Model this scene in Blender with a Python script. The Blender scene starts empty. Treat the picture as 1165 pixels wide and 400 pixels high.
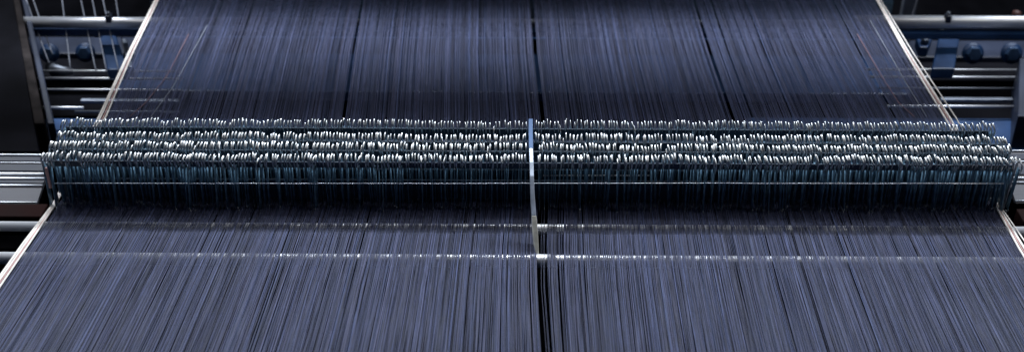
import bpy, bmesh, math, random
from mathutils import Vector, Matrix
random.seed(11)
S = bpy.context.scene
C = S.collection

# ---------------------------------------------------------------- camera
F = 1450.0                                   # focal length in pixels of the 1165 px wide photograph
PITCH = math.radians(32.6)
YAW = 0.009
H = 1.43
cam_d = bpy.data.cameras.new('camera')
cam = bpy.data.objects.new('camera', cam_d)
C.objects.link(cam)
cam.location = (0, 0, H)
cam.rotation_euler = (math.pi / 2 - PITCH, 0, YAW)
cam_d.sensor_width = 36
cam_d.lens = 36 * F / 1165
cam_d.clip_end = 100
cam_d.dof.use_dof = True
cam_d.dof.focus_distance = 2.5
cam_d.dof.aperture_fstop = 2.8
S.camera = cam

# ---------------------------------------------------------------- world, lamps, exposure
w = bpy.data.worlds.new('World')
S.world = w
w.use_nodes = True
w.node_tree.nodes['Background'].inputs[0].default_value = (0.25, 0.42, 0.8, 1)
w.node_tree.nodes['Background'].inputs[1].default_value = 0.065
S.view_settings.view_transform = 'Standard'
S.view_settings.look = 'None'
S.view_settings.exposure = 0.0
S.cycles.use_denoising = True


def lamp(name, loc, target, sx, sy, power, col):
    d = bpy.data.lights.new(name, 'AREA')
    d.shape = 'RECTANGLE'
    d.size = sx
    d.size_y = sy
    d.energy = power
    d.color = col
    o = bpy.data.objects.new(name, d)
    C.objects.link(o)
    o.location = loc
    o.rotation_euler = (Vector(target) - Vector(loc)).to_track_quat('-Z', 'Y').to_euler()
    return o


LY, LZ = 4.3, 2.6
lamp('ceiling_lamp_row', (0.05, LY, LZ), (0, 2.3, 0), 6.4, 0.22, 330, (0.84, 0.91, 1.0))
lamp('head_glint_lamp', (0.05, 2.45, 2.7), (0, 2.2, 0), 9.0, 0.65, 40, (1.0, 0.96, 0.90))  # added lamp that lengthens the glints on the drop wire heads

# ---------------------------------------------------------------- helpers
cp, sp = math.cos(PITCH), math.sin(PITCH)
cyw, syw = math.cos(YAW), math.sin(YAW)


def ray(x, y):
    a = (x - 582.5) / F
    b = (200 - y) / F
    v = Vector((a, cp + b * sp, -sp + b * cp))
    return Vector((v.x * cyw - v.y * syw, v.x * syw + v.y * cyw, v.z))


def onz(x, y, z):
    r = ray(x, y)
    t = (z - H) / r.z
    return Vector((0, 0, H)) + r * t


def ony(x, y, Y):
    r = ray(x, y)
    return Vector((0, 0, H)) + r * (Y / r.y)


def mat(name, col, rough=0.5, metal=0.0, noise=0.0, scale=30.0, stretch=(1, 1, 1), bump=0.0, spec=0.5, attr=False, var=0.0):
    m = bpy.data.materials.new(name)
    m.use_nodes = True
    nt = m.node_tree
    b = nt.nodes['Principled BSDF']
    b.inputs['Base Color'].default_value = (*col, 1)
    b.inputs['Roughness'].default_value = rough
    b.inputs['Metallic'].default_value = metal
    b.inputs['Specular IOR Level'].default_value = spec
    src = None
    if attr:
        a = nt.nodes.new('ShaderNodeAttribute')
        a.attribute_name = 'tint'
        mx = nt.nodes.new('ShaderNodeMix')
        mx.data_type = 'RGBA'
        mx.blend_type = 'MULTIPLY'
        mx.inputs[0].default_value = 1
        mx.inputs[6].default_value = (*col, 1)
        nt.links.new(a.outputs['Color'], mx.inputs[7])
        src = mx.outputs[2]
    if noise or bump:
        tc = nt.nodes.new('ShaderNodeTexCoord')
        mp = nt.nodes.new('ShaderNodeMapping')
        mp.inputs['Scale'].default_value = stretch
        n = nt.nodes.new('ShaderNodeTexNoise')
        n.inputs['Scale'].default_value = scale
        n.inputs['Detail'].default_value = 6
        nt.links.new(tc.outputs['Object'], mp.inputs[0])
        nt.links.new(mp.outputs[0], n.inputs['Vector'])
        if noise:
            r = nt.nodes.new('ShaderNodeMapRange')
            r.inputs[1].default_value = 0.3
            r.inputs[2].default_value = 0.7
            r.inputs[3].default_value = 1 - noise
            r.inputs[4].default_value = 1 + noise
            nt.links.new(n.outputs[0], r.inputs[0])
            m2 = nt.nodes.new('ShaderNodeMix')
            m2.data_type = 'RGBA'
            m2.blend_type = 'MULTIPLY'
            m2.inputs[0].default_value = 1
            if src:
                nt.links.new(src, m2.inputs[6])
            else:
                m2.inputs[6].default_value = (*col, 1)
            nt.links.new(r.outputs[0], m2.inputs[7])
            src = m2.outputs[2]
            rr = nt.nodes.new('ShaderNodeMapRange')
            rr.inputs[3].default_value = max(0.05, rough * 0.7)
            rr.inputs[4].default_value = min(1, rough * 1.3)
            nt.links.new(n.outputs[0], rr.inputs[0])
            nt.links.new(rr.outputs[0], b.inputs['Roughness'])
        if bump:
            bp = nt.nodes.new('ShaderNodeBump')
            bp.inputs['Strength'].default_value = bump
            bp.inputs['Distance'].default_value = 0.002
            nt.links.new(n.outputs[0], bp.inputs['Height'])
            nt.links.new(bp.outputs[0], b.inputs['Normal'])
    if src:
        nt.links.new(src, b.inputs['Base Color'])
    return m


M = {
    'thread': mat('yarn', (0.066, 0.080, 0.160), 0.55, attr=True, noise=0.25, scale=60, stretch=(3, 0.6, 3), spec=0.35),
    'cream': mat('cream_yarn', (0.88, 0.83, 0.78), 0.7, noise=0.12, scale=80),
    'pink': mat('pink_yarn', (0.60, 0.36, 0.33), 0.7, noise=0.12, scale=80),
    'wire': mat('drop_wire_steel', (0.58, 0.60, 0.62), 0.30, 1.0, noise=0.3, scale=90),
    'stem': mat('shade_toned_steel', (0.125, 0.22, 0.30), 0.40, 0.35, noise=0.4, scale=60),  # same steel as the heads; shade and teal reflection put into the colour
    'steel': mat('polished_steel', (0.95, 0.96, 1.0), 0.36, 0.5, noise=0.12, scale=25, stretch=(0.3, 4, 4)),
    'alu': mat('brushed_aluminium', (0.46, 0.47, 0.55), 0.45, 0.3, noise=0.15, scale=30, stretch=(0.1, 5, 5)),
    'dull': mat('dull_steel', (0.20, 0.22, 0.26), 0.45, 0.8, noise=0.35, scale=14, stretch=(0.4, 3, 3)),
    'blue': mat('blue_machine_paint', (0.012, 0.045, 0.13), 0.4, noise=0.35, scale=12, bump=0.15),
    'navy': mat('navy_machine_paint', (0.008, 0.014, 0.035), 0.5, noise=0.4, scale=9, bump=0.15),
    'strapsteel': mat('worn_strap_steel', (0.36, 0.41, 0.50), 0.4, 0.35, noise=0.3, scale=40),
    'strapfoot': mat('yellowed_strap_end', (0.70, 0.69, 0.60), 0.45, 0.1, noise=0.25, scale=50),
    'strap': mat('bluish_strap_steel', (0.045, 0.10, 0.22), 0.6, 0.1, noise=0.15, scale=20),
    'black': mat('oily_black_iron', (0.006, 0.006, 0.008), 0.8, noise=0.5, scale=8, bump=0.3, spec=0.02),
    'brown': mat('brown_grey_frame_paint', (0.026, 0.022, 0.022), 0.8, spec=0.04, noise=0.6, scale=7, stretch=(3, 3, 0.5), bump=0.3),
    'rust': mat('dark_red_brown_paint', (0.022, 0.008, 0.007), 0.8, spec=0.1, noise=0.4, scale=9, bump=0.2),
    'barblue': mat('dull_blue_grey_steel', (0.05, 0.09, 0.15), 0.5, 0.2, noise=0.3, scale=20, stretch=(0.3, 3, 3)),
    'straypink': mat('stray_pink_yarn', (0.22, 0.13, 0.15), 0.7),
    'bardark': mat('dark_oiled_bar', (0.022, 0.040, 0.065), 0.5, 0.2, noise=0.4, scale=20, stretch=(0.3, 3, 3)),
    'railgrey': mat('grey_rail_metal', (0.085, 0.085, 0.10), 0.5, 0.1, noise=0.2, scale=30, stretch=(0.1, 5, 5)),
    'boltblue': mat('worn_blue_bolt', (0.05, 0.10, 0.20), 0.35, 0.4, noise=0.3),
    'silver': mat('worn_silver_metal', (0.86, 0.88, 0.94), 0.42, 0.8, noise=0.25, scale=14, stretch=(0.5, 3, 3)),
    'floor': mat('dark_oily_floor', (0.004, 0.004, 0.005), 0.9, spec=0.0, noise=0.5, scale=5, bump=0.2),
    'red': mat('red_enamel', (0.07, 0.02, 0.015), 0.6, noise=0.1),
    'cord': mat('pale_cord', (0.25, 0.27, 0.33), 0.6, noise=0.2),
}


def link(name, bm, m, parent=None, smooth=True, bevel=0):
    me = bpy.data.meshes.new(name)
    bmesh.ops.recalc_face_normals(bm, faces=bm.faces)
    bm.to_mesh(me)
    bm.free()
    if smooth:
        for p in me.polygons:
            p.use_smooth = True
    o = bpy.data.objects.new(name, me)
    me.materials.append(M[m])
    C.objects.link(o)
    if parent:
        o.parent = parent
    if bevel:
        md = o.modifiers.new('bevel', 'BEVEL')
        md.width = bevel
        md.segments = 2
        md.limit_method = 'ANGLE'
        for p in me.polygons:
            p.use_smooth = False
    return o


def tag(o, label=None, cat=None, group=None, kind=None):
    if label: o['label'] = label
    if cat: o['category'] = cat
    if group: o['group'] = group
    if kind: o['kind'] = kind
    return o


def empty(name, loc, label, cat, group=None):
    o = bpy.data.objects.new(name, None)
    o.empty_display_size = 0.02
    C.objects.link(o)
    o.location = loc
    return tag(o, label, cat, group)


def tube(bm, pts, rad, seg=10, cap=True, flat=1.0):
    """tube along pts; rad a number or list"""
    pts = [Vector(p) for p in pts]
    rings = []
    n = len(pts)
    up = None
    for i, p in enumerate(pts):
        a = pts[max(0, i - 1)]
        b = pts[min(n - 1, i + 1)]
        t = (b - a).normalized()
        if up is None:
            up = Vector((0, 0, 1)) if abs(t.z) < 0.9 else Vector((1, 0, 0))
        s = t.cross(up).normalized()
        u = s.cross(t).normalized()
        up = u
        r = rad[i] if isinstance(rad, (list, tuple)) else rad
        rings.append([bm.verts.new(p + (s * math.cos(k * 2 * math.pi / seg) + u * flat * math.sin(k * 2 * math.pi / seg)) * r) for k in range(seg)])
    for i in range(n - 1):
        for k in range(seg):
            k2 = (k + 1) % seg
            bm.faces.new((rings[i][k], rings[i][k2], rings[i + 1][k2], rings[i + 1][k]))
    if cap:
        bm.faces.new(rings[0])
        bm.faces.new(rings[-1])


def box(bm, c, s, rot=None):
    c = Vector(c)
    vs = []
    for dx in (-.5, .5):
        for dy in (-.5, .5):
            for dz in (-.5, .5):
                v = Vector((dx * s[0], dy * s[1], dz * s[2]))
                if rot: v = rot @ v
                vs.append(bm.verts.new(c + v))
    for f in ((0, 1, 3, 2), (4, 6, 7, 5), (0, 4, 5, 1), (2, 3, 7, 6), (0, 2, 6, 4), (1, 5, 7, 3)):
        bm.faces.new([vs[i] for i in f])


def prism(bm, pts, axis, lo, hi):
    """pts 2-D polygon, extruded along axis"""
    def mk(p, a):
        if axis == 'x': return Vector((a, p[0], p[1]))
        if axis == 'y': return Vector((p[0], a, p[1]))
        return Vector((p[0], p[1], a))
    A = [bm.verts.new(mk(p, lo)) for p in pts]
    B = [bm.verts.new(mk(p, hi)) for p in pts]
    bm.faces.new(A)
    bm.faces.new(B)
    n = len(pts)
    for i in range(n):
        j = (i + 1) % n
        bm.faces.new((A[i], A[j], B[j], B[i]))


# ---------------------------------------------------------------- the warp surface
Y4 = onz(598, 235, 0).y                       # where the front row of drop wires meets the warp
SLF, SLB = math.tan(math.radians(3.4)), math.tan(math.radians(1.2))


def zwarp(Y):
    if Y < Y4: return (Y4 - Y) * SLF
    if Y > Y4 + 0.35: return (Y - Y4 - 0.35) * SLB
    return 0.0


def onwarp(x, y):
    z = 0.0
    for _ in range(30):
        p = onz(x, y, z)
        z = zwarp(p.y)
    return p


EDGE = [(-60, 207, 962), (0, 180, 997), (60, 151, 1032), (135, 118, 1078), (235, 62, 1134),
        (280, 31, 1160), (325, 0, 1187), (400, -51, 1232), (520, -136, 1302), (640, -222, 1374)]
ST = []
for (yy, xl, xr) in EDGE:
    a, b = onwarp(xl, yy), onwarp(xr, yy)
    ST.append(((a.y + b.y) / 2, a.x, b.x))
YFAR, YNEAR = ST[0][0], ST[-1][0]


def edges(Y):
    for i in range(len(ST) - 1):
        y0, l0, r0 = ST[i]
        y1, l1, r1 = ST[i + 1]
        if Y <= y0 and Y >= y1:
            t = (y0 - Y) / (y0 - y1)
            return l0 + (l1 - l0) * t, r0 + (r1 - r0) * t
    return (ST[0][1], ST[0][2]) if Y > y0 else (ST[-1][1], ST[-1][2])


YS = [s[0] for s in ST]
u_c = lambda x, y: (onwarp(x, y).x - edges(onwarp(x, y).y)[0]) / (edges(onwarp(x, y).y)[1] - edges(onwarp(x, y).y)[0])

# ---------------------------------------------------------------- floor and dark shop behind
bm = bmesh.new()
box(bm, (0, 6, -0.93), (30, 30, 0.06))
tag(link('floor', bm, 'floor', smooth=False), kind='structure')

# ---------------------------------------------------------------- warp threads
UC = u_c(617, 340)                            # the centre split in front
UB = u_c(608, 60)


BSL = [(u_c(412, 2), 0.0029), (u_c(790, 2), 0.0028), (u_c(608, 40), 0.0028), (u_c(300, 60), 0.0006), (u_c(690, 60), 0.0006), (u_c(905, 60), 0.0009), (u_c(978, 60), 0.0014)]


SKEW = [0, 0, 0, 0, 1, 1, .72, 0, 0, 0]


def thread_geo(bm, u, rad, tint, layer, wob=0.0006, zoff=0.0, ub=None, lift=None):
    pts = []
    cross = random.gauss(0, 1.0)
    for i, Y in enumerate(YS):
        uu = u if (ub is None or Y < Y4 + 0.15) else ub
        L, R = edges(Y)
        if Y < Y4 + 0.15:
            uu += -0.0068 * SKEW[i] * math.exp(-abs(u - UC) / 0.06)
        x = L + (R - L) * uu + random.gauss(0, wob)
        if Y > Y4 + 0.15:
            x += cross * wob * 1.3
            for sb, amp in BSL:
                d = uu - sb
                if abs(d) < 0.02: x += (R - L) * amp * math.copysign(math.exp(-abs(d) / 0.004), d)
        pts.append(Vector((x, Y, zwarp(Y) + zoff + random.gauss(0, 0.0004))))
    n0 = len(bm.verts)
    tube(bm, pts, rad, seg=4, cap=False)
    bm.verts.ensure_lookup_table()
    for v in bm.verts[n0:]:
        v[layer] = (*tint, 1)


def smooth_noise(seed, n, k):
    r = random.Random(seed)
    pts = [r.uniform(-1, 1) for _ in range(k + 2)]
    out = []
    for i in range(n):
        t = i / (n - 1) * k
        j = int(t)
        f = t - j
        out.append(pts[j] * (1 - f) + pts[min(j + 1, k + 1)] * f)
    return out


NT = 2500
n1 = smooth_noise(1, NT, 60)
n2 = smooth_noise(2, NT, 260)
threads = []
slits = [u_c(185, 380), u_c(412, 0), u_c(790, 0), u_c(998, 390), u_c(322, 392), u_c(668, 305), u_c(640, 310),
         u_c(868, 380), u_c(1010, 390), u_c(528, 390)]
for i in range(NT):
    u = (i + random.uniform(-.5, .5)) / NT
    u += 0.0004 * n2[i]
    if u < 0.004 or u > 0.996: continue
    if UC - 0.0003 < u < UC + 0.0098: continue
    if any(abs(u - s) < 0.0005 for s in slits): continue
    if random.random() < 0.09: continue
    if UC < u < UC + 0.04 and random.random() < 0.12: continue
    br = 0.76 + 0.07 * n1[i] + 0.03 * n2[i] + random.uniform(-.26, .26)
    if random.random() < 0.09: br += random.uniform(.3, .9)
    if random.random() < 0.06: br *= 0.6
    br = max(0.12, br)
    hue = random.uniform(-.08, .16)
    tint = (br * (1 + hue), br, br * (1 - hue * .6))
    threads.append((u, br, tint))
for du in (0.0040, 0.0060, 0.0066):
    threads.append((UC + du, 0.7, (0.72, 0.68, 0.62)))
threads.sort(key=lambda t: -t[1])
single, rest = threads[:300], threads[300:]
bm = bmesh.new()
lay = bm.verts.layers.float_color.new('tint')
for (u, br, tint) in rest:
    ub = None
    if u < UC: ub = u * (UB - 0.0012) / UC
    else: ub = UB + 0.0010 + max(-.0006, u - UC - 0.0098) * (1 - UB - 0.0010) / (1 - UC - 0.0098)
    thread_geo(bm, u, random.uniform(0.00036, 0.00052), tint, lay, ub=ub)
tag(link('warp_threads', bm, 'thread'),
    'dense sheet of thin slate blue warp threads filling the loom from edge to edge', 'yarn', 'warp threads', 'stuff')
single.sort(key=lambda t: t[0])
for (u, br, tint) in single:
    bm = bmesh.new()
    lay = bm.verts.layers.float_color.new('tint')
    if u < UC: ub = u * (UB - 0.0012) / UC
    else: ub = UB + 0.0010 + max(-.0006, u - UC - 0.0098) * (1 - UB - 0.0010) / (1 - UC - 0.0098)
    thread_geo(bm, u, random.uniform(0.00040, 0.00060), tint, lay, zoff=0.0010, ub=ub)
    o = link('warp_thread', bm, 'thread')
    if u < UC:
        tag(o, 'paler blue warp thread standing out of the sheet left of the centre strap', 'yarn', 'warp threads')
    else:
        tag(o, 'paler blue warp thread standing out of the sheet right of the centre strap', 'yarn', 'warp threads')

# selvedge threads at both edges
sel = [
    (-0.0058, 0.0019, 'cream', 'outermost cream selvedge thread along the left edge of the warp'),
    (-0.0032, 0.0019, 'cream', 'second cream selvedge thread from the left edge of the warp'),
    (-0.0008, 0.0011, 'pink', 'pinkish selvedge thread inside the cream ones at the left edge'),
    (0.0014, 0.0019, 'cream', 'innermost cream selvedge thread at the left edge of the warp'),
    (1.0078, 0.0014, 'cream', 'outermost cream selvedge thread standing clear at the right edge'),
    (1.0022, 0.0022, 'cream', 'second cream selvedge thread from the right edge of the warp'),
    (0.9998, 0.0011, 'pink', 'pinkish selvedge thread inside the cream ones at the right edge'),
    (0.9974, 0.0021, 'cream', 'innermost cream selvedge thread at the right edge of the warp'),
]
for (u, r, m, lab) in sel:
    bm = bmesh.new()
    pts = []
    for Y in YS:
        L, R = edges(Y)
        k = 0.45 if abs(Y - Y4) < 0.1 else (1.0 if Y < Y4 else 1.5 - 0.9 * (Y - Y4))
        ue = (u if u < .5 else u - 1)
        uu = (0 if u < .5 else 1) + ue * k
        pts.append(Vector((L + (R - L) * uu + random.gauss(0, .0005), Y, zwarp(Y) + 0.002 + random.uniform(0, .001))))
    tube(bm, pts, r, seg=8)
    tag(link('selvedge_thread', bm, m), lab, 'yarn', 'selvedge threads')

# loose strands crossing the sheet close to the selvedges
for (pts, m, lab) in (
        ([(215, 40), (190, 88), (166, 118), (148, 134)], 'straypink', 'stray pinkish strand crossing the rear warp near its left edge'),
        ([(236, 30), (214, 70), (197, 100), (172, 134)], 'cord', 'stray grey strand crossing the rear warp near its left edge'),
        ([(975, 40), (1003, 88), (1022, 118), (1040, 134)], 'straypink', 'stray pinkish strand crossing the rear warp near its right edge'),
        ([(990, 25), (1016, 70), (1030, 95), (1054, 134)], 'cord', 'stray grey strand crossing the rear warp near its right edge')):
    bm = bmesh.new()
    tube(bm, [onwarp(*p) + Vector((0, 0, .003)) for p in pts], 0.0009, seg=6)
    tag(link('stray_strand', bm, m), lab, 'yarn', 'stray strands')

# ---------------------------------------------------------------- drop wires
HW = 0.118                                    # height of the heads above the warp
rows = [(141.5, 69, 1128), (156.5, 64, 1143), (167, 52, 1150), (180, 47, 1160)]
ROW = []
for (py, x0, x1) in rows:
    a, b = onz(x0, py, HW - 0.004), onz(x1, py, HW - 0.004)
    ROW.append(((a.y + b.y) / 2, a.x, b.x))
yrow4 = ROW[3][0]


def wire_geo(bm, T=Matrix(), low=-0.03, v=0):
    n0 = len(bm.verts)
    ry = 0.0060 + 0.0008 * v
    r0 = 0.0018
    prof = [(-6.0, -25, .8), (-7.4, -18, 1.4), (-7.9, -13, 1.9), (-7.3, -9.4, 2.1), (-5.8, -7.0, 2.2), (-3.0, -5.0, 2.3),
            (0.5, -3.0, 2.35), (4.0, -1.5, 2.3), (6.4, -1.2, 2.1), (8.0, -2.6, 1.9), (8.6, -6, 1.7), (8.2, -13, 1.4), (7, -22, .8)]
    k = 1 + 0.12 * v
    pts = [(0, a / 1000 * k, b / 1000 * k) for (a, b, c) in prof]
    rad = [c / 1000 * 0.94 for (a, b, c) in prof]
    tube(bm, pts, rad, seg=8)
    # flat stem down through the warp, widening at the yarn eye
    nf = len(bm.faces)
    box(bm, (0, 0, -0.018 - 0.047), (0.0016, 0.0095, 0.094))
    bm.faces.ensure_lookup_table()
    for f in bm.faces[nf:]: f.material_index = 1
    tube(bm, [(0, -0.0050, -0.1105), (0, -0.0052, -0.1135), (0, -0.0050, -0.1165)], [0.0007, 0.0012, 0.0007], seg=6)
    box(bm, (0, 0, -0.118 - 0.012), (0.0010, 0.0070, 0.026))
    bm.verts.ensure_lookup_table()
    bmesh.ops.transform(bm, matrix=T, verts=bm.verts[n0:])


protos = []
for v in range(3):
    bm = bmesh.new()
    wire_geo(bm, v=v - 1)
    protos.append(bm)


def row_positions(seed, n, x0, x1):
    r = random.Random(seed)
    g = smooth_noise(seed + 50, n, 30)
    zz = smooth_noise(seed + 90, n, 22)
    z2 = smooth_noise(seed + 190, n, 90)
    out = []
    for i in range(n):
        t = i / (n - 1)
        x = x0 + (x1 - x0) * t + 0.0030 * g[i] + 0.0016 * z2[(i * 7) % n] + r.gauss(0, 0.0012)
        out.append((x, 0.0012 * zz[i] + 0.0010 * z2[i] + r.gauss(0, 0.0007) - (0.007 if r.random() < .02 else 0),
                    r.gauss(0, 0.0022) + 0.003 * z2[i], r.gauss(0, 0.075), 0.22 * x + r.gauss(0, 0.09), r.gauss(0, .06), r.uniform(.62, 1.15)))
    return out


xs_strap = onz(604, 160, HW).x
me_p = []
stuff = bmesh.new()
n_each = 0
ROWN = [280, 290, 300, 300]
lab_front = {-1: 'steel drop wire with shiny rounded head in the front row, left of the centre strap',
             1: 'steel drop wire with shiny rounded head in the front row, right of the centre strap'}
lab_2 = 'steel drop wire of the second row from the front, close beside the centre strap'
first = {}
pr_me = []
for bmp in protos:
    me = bpy.data.meshes.new('drop_wire')
    c = bmp.copy()
    bmesh.ops.recalc_face_normals(c, faces=c.faces)
    c.to_mesh(me)
    c.free()
    for p in me.polygons: p.use_smooth = True
    me.materials.append(M['wire'])
    me.materials.append(M['stem'])
    pr_me.append(me)
for ri in (3, 2, 1, 0):
    Yr, x0, x1 = ROW[ri]
    pos = row_positions(ri, ROWN[ri], x0, x1)
    pos = [p for p in pos if abs(p[0] - xs_strap - 0.001) > 0.0085]
    indiv = set(range(len(pos))) if ri == 3 else set()
    if ri == 2:
        order = sorted(range(len(pos)), key=lambda i: abs(pos[i][0] - xs_strap))
        indiv = set(order[:300 - n_each])
    for i, (x, dz, dy, ax, az, ay, sc) in enumerate(pos):
        side = -1 if x < xs_strap else 1
        T = (Matrix.Translation((x, Yr + dy, HW + dz)) @ Matrix.Rotation(az, 4, 'Z') @ Matrix.Rotation(ax + (.14, .04, 0, 0)[ri], 4, 'X')
             @ Matrix.Rotation(ay * .4, 4, 'Y') @ Matrix.Diagonal((sc * (.7, .9, 1, 1)[ri], 1, 1, 1)))
        k = random.randrange(3)
        if i in indiv:
            n_each += 1
            if k not in first:
                o = bpy.data.objects.new('drop_wire', pr_me[k])
                first[k] = o
            else:
                o = first[k].copy()
            C.objects.link(o)
            o.matrix_world = T
            tag(o, lab_front[side] if ri == 3 else lab_2, 'drop wire', 'steel drop wires')
        else:
            c = protos[k].copy()
            me = bpy.data.meshes.new('tmp')
            c.transform(T)
            c.to_mesh(me)
            c.free()
            stuff.from_mesh(me)
            bpy.data.meshes.remove(me)
for bmp in protos: bmp.free()
dws = link('drop_wires', stuff, 'wire')
dws.data.materials.append(M['stem'])
tag(dws, 'rear rows of closely hung steel drop wires with shiny rounded heads',
    'drop wire', 'steel drop wires', 'stuff')

# contact bars through the heads
names = ['rearmost', 'second from the back', 'third from the back', 'front']
for ri, (Yr, x0, x1) in enumerate(ROW):
    bm = bmesh.new()
    hb = 0.013 if ri == 3 else 0.026
    box(bm, ((x0 + x1) / 2, Yr, HW - 0.014 - hb / 2), (x1 - x0 - 0.012, 0.0040, hb))
    tag(link('contact_bar', bm, 'bardark', smooth=False, bevel=0.001),
        'dark flat bar carrying the %s row of drop wires' % names[ri], 'bar', 'bars under the drop wire heads')

for i in range(3):  # hidden bars added to keep lamp light off the warp in front
    bm = bmesh.new()
    Yl = (ROW[i][0] + ROW[i + 1][0]) / 2 - 0.004
    xl, xr = edges(Yl)
    box(bm, ((xl + xr) / 2, Yl, 0.030), (xr - xl - 0.03, 0.004, 0.044))
    tag(link('light_block_bar', bm, 'bardark', smooth=False, bevel=0.001),
        'hidden flat bar added to block light between the %s pair of drop wire rows' % ('rearmost', 'middle', 'front')[i], 'bar', 'added bars blocking light between the drop wire rows')

# guide bar seen through the front row
Yg = yrow4 + 0.020
a, b = ony(64, 208, Yg), ony(1140, 208, Yg)
zlo = ony(600, 223, Yg).z
g = empty('guide_bar', ((a.x + b.x) / 2, Yg, zlo), 'long thin dark blue bar running low behind the front row of drop wires', 'bar')
bm = bmesh.new()
box(bm, (0, 0.004, (a.z - zlo) / 2), (b.x - a.x, 0.006, a.z - zlo - 0.002))
link('bar', bm, 'barblue', g, smooth=False, bevel=0.001)
bm = bmesh.new()
Yf = yrow4 - 0.013
a2, b2 = ony(62, 208.5, Yf), ony(1142, 208.5, Yf)
tube(bm, [a2.lerp(b2, i / 24) + Vector((0, 0, random.gauss(0, .0004))) for i in range(25)], 0.0008, seg=10)
tag(link('thin_wire', bm, 'silver'), 'thin pale wire stretched across the front row of drop wires at mid height', 'wire')

a, b = ony(618, 199.5, Yg + 0.03), ony(742, 199.5, Yg + 0.03)
bm = bmesh.new()
tube(bm, [a, b], 0.0012, seg=8)
tag(link('short_rod', bm, 'steel'), 'short thin steel rod behind the drop wires, just right of the centre strap', 'rod')

# ---------------------------------------------------------------- centre strap
xa = onz(604.5, 136, HW + .01).x
def strap_pt(py, px, z):
    p = onz(px, py, z)
    return p
prof = []
# (picture height, picture x, height above the warp)
path = [(135, 603.8, 0.126), (150, 603.8, 0.128), (168, 604.2, 0.128), (184, 604.8, 0.125), (200, 605.2, 0.112),
        (220, 606.0, 0.090), (245, 607.6, 0.062), (268, 609.6, 0.034), (288, 611.6, 0.010)]
wid = [0.0040, 0.0040, 0.0039, 0.0038, 0.0037, 0.0038, 0.0042, 0.0042, 0.0020]
st = empty('centre_strap', strap_pt(288, 611.6, 0), 'upright thin pale metal strap dividing the drop wires at the middle', 'strap')
for (i0, i1, nm, mt) in ((0, 3, 'top_cap', 'strap'), (2, 7, 'blade', 'strapsteel'), (6, 9, 'foot', 'strapfoot')):
    bm = bmesh.new()
    prev = None
    ex = 0.0004 if nm != 'blade' else 0
    for (py, pxx, z), wd in list(zip(path, wid))[i0:i1]:
        p = strap_pt(py, pxx, z) - st.location
        wd += ex
        ring = [bm.verts.new(p + Vector((-wd, -ex, ex))), bm.verts.new(p + Vector((wd, -ex, ex))),
                bm.verts.new(p + Vector((wd, 0.008, -0.024))), bm.verts.new(p + Vector((-wd, 0.008, -0.024)))]
        if prev:
            for k in range(4):
                bm.faces.new((prev[k], prev[(k + 1) % 4], ring[(k + 1) % 4], ring[k]))
        else:
            bm.faces.new(ring)
        prev = ring
    bm.faces.new(prev)
    link(nm, bm, mt, st, smooth=False, bevel=0.0012)

# ---------------------------------------------------------------- rods under the warp in front
def zrod(py): return -0.013
for (py, th, lab, rad) in ((257, 8, 'thinner polished rod under the warp nearer the drop wires', 0.0100),
                           (293, 12, 'thicker polished rod under the warp nearer the camera', 0.0115)):
    p = onwarp(598, py)
    z = p.z - rad - 0.0015
    p = onz(598, py + 3.2, z)
    bm = bmesh.new()
    tube(bm, [(-1.55, p.y, z), (1.55, p.y, z)], rad, seg=28)
    o = link('guide_rod', bm, 'steel')
    tag(o, lab, 'rod', 'polished rods under the warp')
# short collar where the strap foot sits on the near rod
bm = bmesh.new()
pc = onz(614.5, 294, p.z)
tube(bm, [(pc.x - 0.019, p.y, z), (pc.x + 0.019, p.y, z)], rad + 0.0012, seg=28)
tag(link('rod_collar', bm, 'steel'), 'bright short collar on the near rod at the foot of the centre strap', 'collar')

# rust coloured rail between side rail and rod, left and right; spans under the warp
for (y0, y1, m, nm, lab) in ((234, 249, 'rust', 'cross_beam', 'dark red brown cross beam between side rails and polished rods'),
                             (270, 285, 'black', 'cross_beam', 'black cross beam between the two polished rods')):
    p0, p1 = onz(598, y0, -0.10), onz(598, y1, -0.10)
    for xa, xb, sd in ((-1.65, -1.02, 'left'), (1.06, 1.65, 'right')):
        bm = bmesh.new()
        box(bm, ((xa + xb) / 2, (p0.y + p1.y) / 2, -0.12), (xb - xa, p0.y - p1.y, 0.04))
        tag(link(nm, bm, m, smooth=False, bevel=0.003), lab + ' at the ' + sd, 'beam', 'beams beside the warp')

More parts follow.
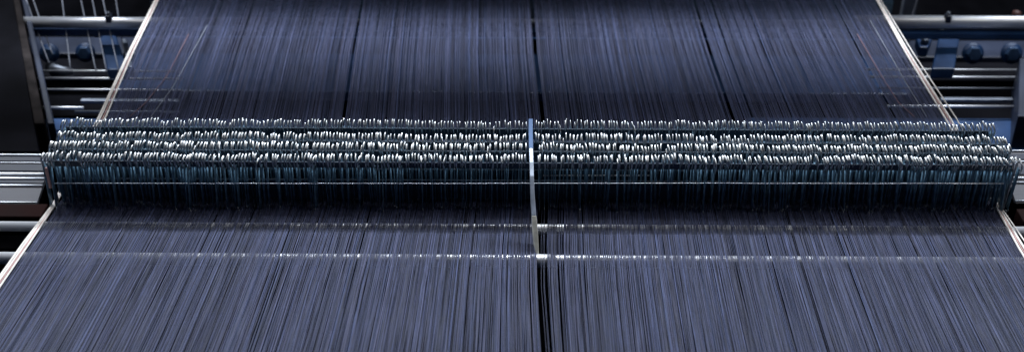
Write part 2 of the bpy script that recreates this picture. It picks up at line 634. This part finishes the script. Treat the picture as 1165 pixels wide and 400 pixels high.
# ---------------------------------------------------------------- side rails (grooved aluminium)
def side_rail(xp0, xp1, lines, ytop, ybot, lab, closer):
    ya, yb = yrow4 + 0.150, yrow4 + 0.020     # the grooved face slopes down towards the camera
    A, B = ony(xp0, ytop, ya), ony(xp1, ytop, ya)
    zt, zb = A.z, ony(xp0, ybot, yb).z
    root = empty('side_rail', ((A.x + B.x) / 2, yb, zb), lab, 'rail', 'grooved rails beside the drop wires')
    L = abs(B.x - A.x)

    def face(py):
        r = ray((xp0 + xp1) / 2, py)
        a_, b_ = zt - zb, ya - yb
        # point on the sloping face met by this ray
        t = (yb * a_ + (H - zb) * b_) / (r.y * a_ - r.z * b_)
        return r.y * t - yb, H + r.z * t - zb
    bm = bmesh.new()
    prism(bm, [(0, 0), (ya - yb, zt - zb), (ya - yb + 0.01, zt - zb - 0.004), (0.01, -0.006)], 'x', -L / 2, L / 2)
    link('rail_body', bm, 'railgrey', root, smooth=False, bevel=0.001)
    for (yy, r) in lines:
        y, z = face(yy)
        bm = bmesh.new()
        tube(bm, [(-L / 2, y - .0008, z + .0008), (L / 2, y - .0008, z + .0008)], r, seg=12)
        link('ridge', bm, 'silver', root)
    for (yy0, yy1) in closer:
        (y0, z0), (y1, z1) = face(yy0), face(yy1)
        bm = bmesh.new()
        n = Vector((0, -(zt - zb), ya - yb)).normalized() * 0.002
        prism(bm, [(y0 + n.y, z0 + n.z), (y1 + n.y, z1 + n.z), (y1 - n.y, z1 - n.z), (y0 - n.y, z0 - n.z)], 'x', -L / 2, L / 2)
        link('groove', bm, 'navy', root, smooth=False)
side_rail(-220, 60, [(175.8, .0024), (184.5, .0012), (197.5, .0034), (202.6, .0030), (210.4, .0024), (229.5, .0016)], 174.5, 231,
          'grooved grey metal rail to the left of the drop wires', [(178.5, 183), (187, 194), (205, 208)])
side_rail(1138, 1400, [(172, .0016), (184, .0014), (203, .0022), (208, .0018), (229, .0016)], 171, 231,
          'grooved grey metal rail to the right of the drop wires', [(176, 182), (190, 199)])

# end hooks: thin dark brackets leaning down at both ends of the wire pack
def bar_between(name, p, q, r, m, lab, cat, group=None, seg=10):
    bm = bmesh.new()
    tube(bm, [p, q], r, seg=seg)
    return tag(link(name, bm, m), lab, cat, group)
Yb = yrow4 - 0.006
bar_between('end_rod', ony(48, 182, Yb), ony(59, 236, Yb), 0.0024, 'dull', 'slim dark rod leaning at the left end of the drop wires', 'rod')
bar_between('end_rod', ony(1157, 184, Yb), ony(1141, 238, Yb), 0.0024, 'dull', 'slim dark rod leaning at the right end of the drop wires', 'rod')
bar_between('strip', ony(52.5, 191, Yb), ony(57.5, 213, Yb), 0.0036, 'pink', 'small reddish strip at the left end of the front row', 'strip')

# ---------------------------------------------------------------- background machine
ZB = -0.12
# silver cross bar under the warp at the top
def xbar(name, x0, x1, y, z, th, m, lab, cat='rod', group=None, kind='tube', parent=None):
    A, B = onz(x0, y, z), onz(x1, y, z)
    d = math.hypot(A.y, H - z)
    r = th * d / F / 2
    bm = bmesh.new()
    Ym = (A.y + B.y) / 2
    if kind == 'tube':
        tube(bm, [(A.x, Ym, z), (B.x, Ym, z)], r, seg=20)
    else:
        box(bm, ((A.x + B.x) / 2, Ym, z), (B.x - A.x, 2 * r * 1.2, 2 * r * 0.8))
    o = link(name, bm, m, parent, smooth=(kind == 'tube'), bevel=0 if kind == 'tube' else 0.002)
    if not parent: tag(o, lab, cat, group)
    return o
xbar('cross_bar', 27, 214, 26, -0.06, 13, 'silver', 'thick silver bar at the back left, ending under the edge of the warp', 'bar', 'thick silver bars')
xbar('cross_bar', 972, 1500, 26, -0.06, 15, 'silver', 'thick silver bar at the back right, ending under the edge of the warp', 'bar', 'thick silver bars')
xbar('cross_bar', 214, 972, 26, -0.09, 9, 'dull', 'dull bar hidden under the rear warp between the two silver bars', 'bar')
xbar('cross_beam', 34, 1500, 38, -0.09, 9, 'blue', 'blue beam right below the thick silver bar at the back', 'beam', kind='box')
bgz = -0.16
for (x0, x1, y, th, m, lab) in (
        (48, 205, 81, 2.6, 'silver', 'thin rod below the blue bracket at the back left, highest of five'),
        (42, 208, 89.5, 3, 'silver', 'bright thin rod at the back left, second of five from the top'),
        (22, 206, 102, 2.4, 'silver', 'longest thin rod at the back left, its left end at the upright'),
        (47, 95, 122.5, 3.4, 'silver', 'short silver rod stub at the back left'),
        (85, 204, 127, 2.5, 'dull', 'dull thin rod just behind the left end of the drop wires'),
        (985, 1166, 79.5, 2.8, 'silver', 'thin rod below the blue brackets at the back right, highest of the group'),
        (990, 1166, 88, 3.2, 'silver', 'bright thin rod at the back right, second of the group from the top'),
        (1000, 1166, 100.5, 2.4, 'dull', 'dull thin rod at the back right, third of the group from the top'),
        (1010, 1160, 121, 3, 'silver', 'thin silver rod at the back right, just behind the wire heads')):
    xbar('thin_rod', x0, x1, y, bgz if 'stub' not in lab else bgz + .02, th, m, lab, 'rod', 'thin rods at the back of the loom')
xbar('flat_plate', 92, 205, 115, bgz - .01, 5, 'dull', 'flat grey plate among the thin rods at the back left', 'plate', kind='box')
xbar('flat_plate', 1070, 1152, 113.5, bgz - .01, 5, 'dull', 'flat bluish plate among the thin rods at the back right', 'plate', kind='box')

# blue troughs left and right behind the wire rows
def slab(name, x0, x1, y0, y1, z, t, m, lab, cat, parent=None):
    A, B, Cc = onz(x0, y0, z), onz(x1, y0, z), onz(x0, y1, z)
    bm = bmesh.new()
    box(bm, ((A.x + B.x) / 2, (A.y + Cc.y) / 2, z - t / 2), (abs(B.x - A.x), abs(A.y - Cc.y), t))
    o = link(name, bm, m, parent, smooth=False, bevel=0.004)
    if not parent: tag(o, lab, cat)
    return o
slab('low_trough', 30, 330, 134, 176, -0.19, 0.05, 'blue', 'dark blue machine panel behind the left end of the drop wires', 'panel')
slab('low_trough', 850, 1260, 133, 172, -0.19, 0.05, 'blue', 'dark blue machine panel behind the right end of the drop wires', 'panel')
slab('machine_bed', -300, 1500, 42, 130, -0.42, 0.05, 'black', 'black machine bed deep beneath the rear warp', 'machine bed')

# blue brackets with bolts
def bolt(px, py, z, r, lab):
    p = onz(px, py, z)
    root = empty('bolt', p, lab, 'bolt', 'large bolts on the blue brackets')
    q = Vector((0, -1, 0.35)).normalized()
    bm = bmesh.new()
    tube(bm, [(0, 0, 0), q * 0.016, q * 0.019, q * 0.0195], [r, r, r * .86, 0.001], seg=6)
    link('bolt_head', bm, 'boltblue', root, smooth=False, bevel=0.002)
    bm = bmesh.new()
    tube(bm, [q * -0.006, q * 0.002], r * 1.35, seg=24)
    link('washer', bm, 'blue', root)
zb2 = -0.22
def bracket(quad, z, m, lab, knob=None):
    root_p = onz(*quad[0], z)
    root = empty('bracket', root_p, lab, 'bracket', 'blue brackets behind the loom')
    P = [onz(x, y, z) - root_p for (x, y) in quad]
    bm = bmesh.new()
    prism(bm, [(p.x, p.y) for p in P], 'z', -0.03, 0)
    link('plate', bm, m, root, smooth=False, bevel=0.004)
    if knob:
        k = onz(*knob, z) - root_p
        bm = bmesh.new()
        tube(bm, [(k.x, k.y, 0), (k.x, k.y, 0.012), (k.x, k.y, 0.015)], [0.011, 0.011, 0.004], seg=16)
        link('screw', bm, 'dull', root)
bracket([(112, 40), (132, 40), (146, 79), (122, 79)], -0.13, 'blue', 'blue sloping bracket beside the left selvedge', (111, 41))
bracket([(137, 44), (144, 44), (152, 76), (146, 76)], -0.125, 'dull', 'narrow grey bracket touching the left selvedge')
bracket([(1068, 41), (1092, 41), (1086, 78), (1060, 78)], -0.13, 'blue', 'blue upright bracket right of the right selvedge', (1072, 40))
bracket([(1042, 42), (1061, 42), (1056, 54), (1046, 54)], -0.13, 'blue', 'small blue bracket next to the right selvedge', (1052, 49))
back = slab('back_panel', -100, 1500, 41, 60, -0.30, 0.02, 'navy', 'dark navy panel carrying the large bolts', 'panel')
bolt(56, 61, -0.2, 0.020, 'large round bolt at the far left, beside the upright')
bolt(97, 60, -0.2, 0.020, 'large round bolt left of the left blue bracket')
bolt(1107, 61, -0.2, 0.022, 'large round bolt right of the right blue bracket')
bolt(1151, 61, -0.2, 0.022, 'large round bolt at the far right edge')
# cast lug lower left
p = onz(62, 79, -0.17)
bm = bmesh.new()
tube(bm, [p + Vector((-.018, 0.02, 0)), p, p + Vector((.025, -.008, 0)), p + Vector((.05, -.01, 0))], [.014, .019, .013, .009], seg=14)
tag(link('cast_lug', bm, 'dull'), 'lumpy grey cast lug at the back left below a bolt', 'lug')

# left frame upright: several slanting slabs
def slant(name, q, z, t, m, lab, cat='frame', group=None):
    P = [onz(x, y, z) for (x, y) in q]
    bm = bmesh.new()
    prism(bm, [(p.x, p.y) for p in P], 'z', z - t, z)
    return tag(link(name, bm, m, smooth=False, bevel=0.003), lab, cat, group)
slant('frame_upright', [(-60, -60), (5, -60), (44, 172), (-60, 172)], -0.02, 0.5, 'black', 'wide black side frame filling the far left', 'frame', 'slanting side frames')
slant('frame_upright', [(-2, -40), (14, -40), (51, 140), (36, 140)], -0.03, 0.3, 'brown', 'brownish slanting side frame at the far left', 'frame', 'slanting side frames')
slant('frame_upright', [(16.5, -40), (22, -40), (62, 140), (54, 140)], -0.05, 0.2, 'navy', 'narrow dark grey slanting side frame beside the brownish one', 'frame', 'slanting side frames')
slant('frame_upright', [(1160, 66), (1400, 66), (1400, 132), (1158, 132)], -0.10, 0.1, 'navy', 'dark navy side frame at the far right', 'frame', 'slanting side frames')

# pale cords hanging at the back
for (a, b, lab) in (((28, -5), (56, 72), 'pale cord slanting past the left upright'),
                    ((91, -5), (109, 80), 'thin pale cord left of the left blue bracket'),
                    ((104, -5), (121, 80), 'thin pale cord over the left blue bracket'),
                    ((116, -5), (135, 80), 'thin pale cord just right of the left blue bracket screw'),
                    ((36, -5), (60, 62), 'dim cord beside the slanting one at the left upright'),
                    ((70, -5), (80, 78), 'dim cord hanging between the left bolts'),
                    ((131, -5), (141, 60), 'dim cord close to the left selvedge'),
                    ((1045, -5), (1033, 30), 'thin pale cord over the silver bar at the back right')):
    A, B = onz(*a, -0.04), onz(*b, -0.12)
    bm = bmesh.new()
    n = 8
    tube(bm, [A.lerp(B, i / n) + Vector((0, 0, -0.006 * math.sin(math.pi * i / n))) for i in range(n + 1)], 0.0016, seg=6)
    tag(link('cord', bm, 'cord'), lab, 'cord', 'pale cords at the back of the loom')

# added blue slab, lightens the rear warp band through the thread gaps
slab('brightening_slab', 170, 1000, 36, 103, -0.30, 0.03, 'blue', 'added blue slab brightening the lit band of the rear warp from below', 'brightening_slab')

# unseen heald frame over the warp, rail and heddles sized to shade it
Yh = onwarp(598, -70).y


def shade_z(py, z0=0.0):
    Y = onz(598, py, z0).y
    return z0 + (LZ - z0) * (Yh - Y) / (LY - Y)


z1, z2 = shade_z(-14), shade_z(22)           # heald frame top rail, set to shade the far warp
z3, z4 = shade_z(101), shade_z(172)          # added beam above it, shades the warp just behind the wires
hf = empty('heald_frame', (0, Yh, 0), 'unseen grey heald frame across the warp, its rail sized to shade the far end', 'heald frame')
for (za, zc) in ((z1, z2), (-0.55, -0.46)):
    bm = bmesh.new()
    box(bm, (0.03, 0, (za + zc) / 2), (2.2, 0.03, zc - za))
    link('rail', bm, 'dull', hf, smooth=False, bevel=0.003)
for x in (-1.09, 1.15):
    bm = bmesh.new()
    box(bm, (x, 0, z2 / 2 - 0.27), (0.04, 0.026, z2 + 0.54))
    link('side_post', bm, 'dull', hf, smooth=False, bevel=0.003)
bm = bmesh.new()
for i in range(420):  # heddles widened to dim the light on the rear warp
    x = -1.04 + 2.14 * i / 419
    box(bm, (x, 0, (z1 - 0.46) / 2), (0.0024, 0.004, z1 + 0.46))
tag(link('heddles', bm, 'stem', hf, smooth=False), kind='stuff')
ab = empty('shade_beam', (0, Yh + 0.02, z3), 'unseen navy beam on legs, added above the heald frame to shade the rear warp', 'shade beam')
bm = bmesh.new()  # out of view, added only for its shadow band on the rear warp
box(bm, (0, 0, (z4 - z3) / 2), (3.4, 0.05, z4 - z3))
link('beam', bm, 'navy', ab, smooth=False, bevel=0.004)
for x in (-1.68, 1.68):
    bm = bmesh.new()
    box(bm, (x, 0.04, -z3 / 2 - 0.45 + 0.1), (0.09, 0.03, z3 + 0.9))
    link('leg', bm, 'navy', ab, smooth=False, bevel=0.004)

# clamps on the silver bar
for (cx, lab) in ((1078, 'small dark clamp on the silver bar at the back right'), (124, 'small dark clamp on the silver bar at the back left')):
    p = onz(cx, 21, -0.045)
    root = empty('clamp', p, lab, 'clamp', 'clamps on the silver bar')
    bm = bmesh.new()
    box(bm, (0, 0, 0), (0.016, 0.020, 0.022))
    link('body', bm, 'navy', root, smooth=False, bevel=0.003)
    bm = bmesh.new()
    tube(bm, [(0, 0, 0.008), (0, 0, 0.018)], 0.005, seg=12)
    link('screw', bm, 'dull', root)

# small red knob top right
p = onz(1157, 14, -0.05)
bm = bmesh.new()
tube(bm, [p + Vector((0, .012, -.03)), p + Vector((0, 0, -.01)), p, p + Vector((0, -.001, .004))], [.008, .012, .012, .004], seg=16)
tag(link('red_knob', bm, 'red'), 'small dark red knob above the silver bar at the top right', 'knob')
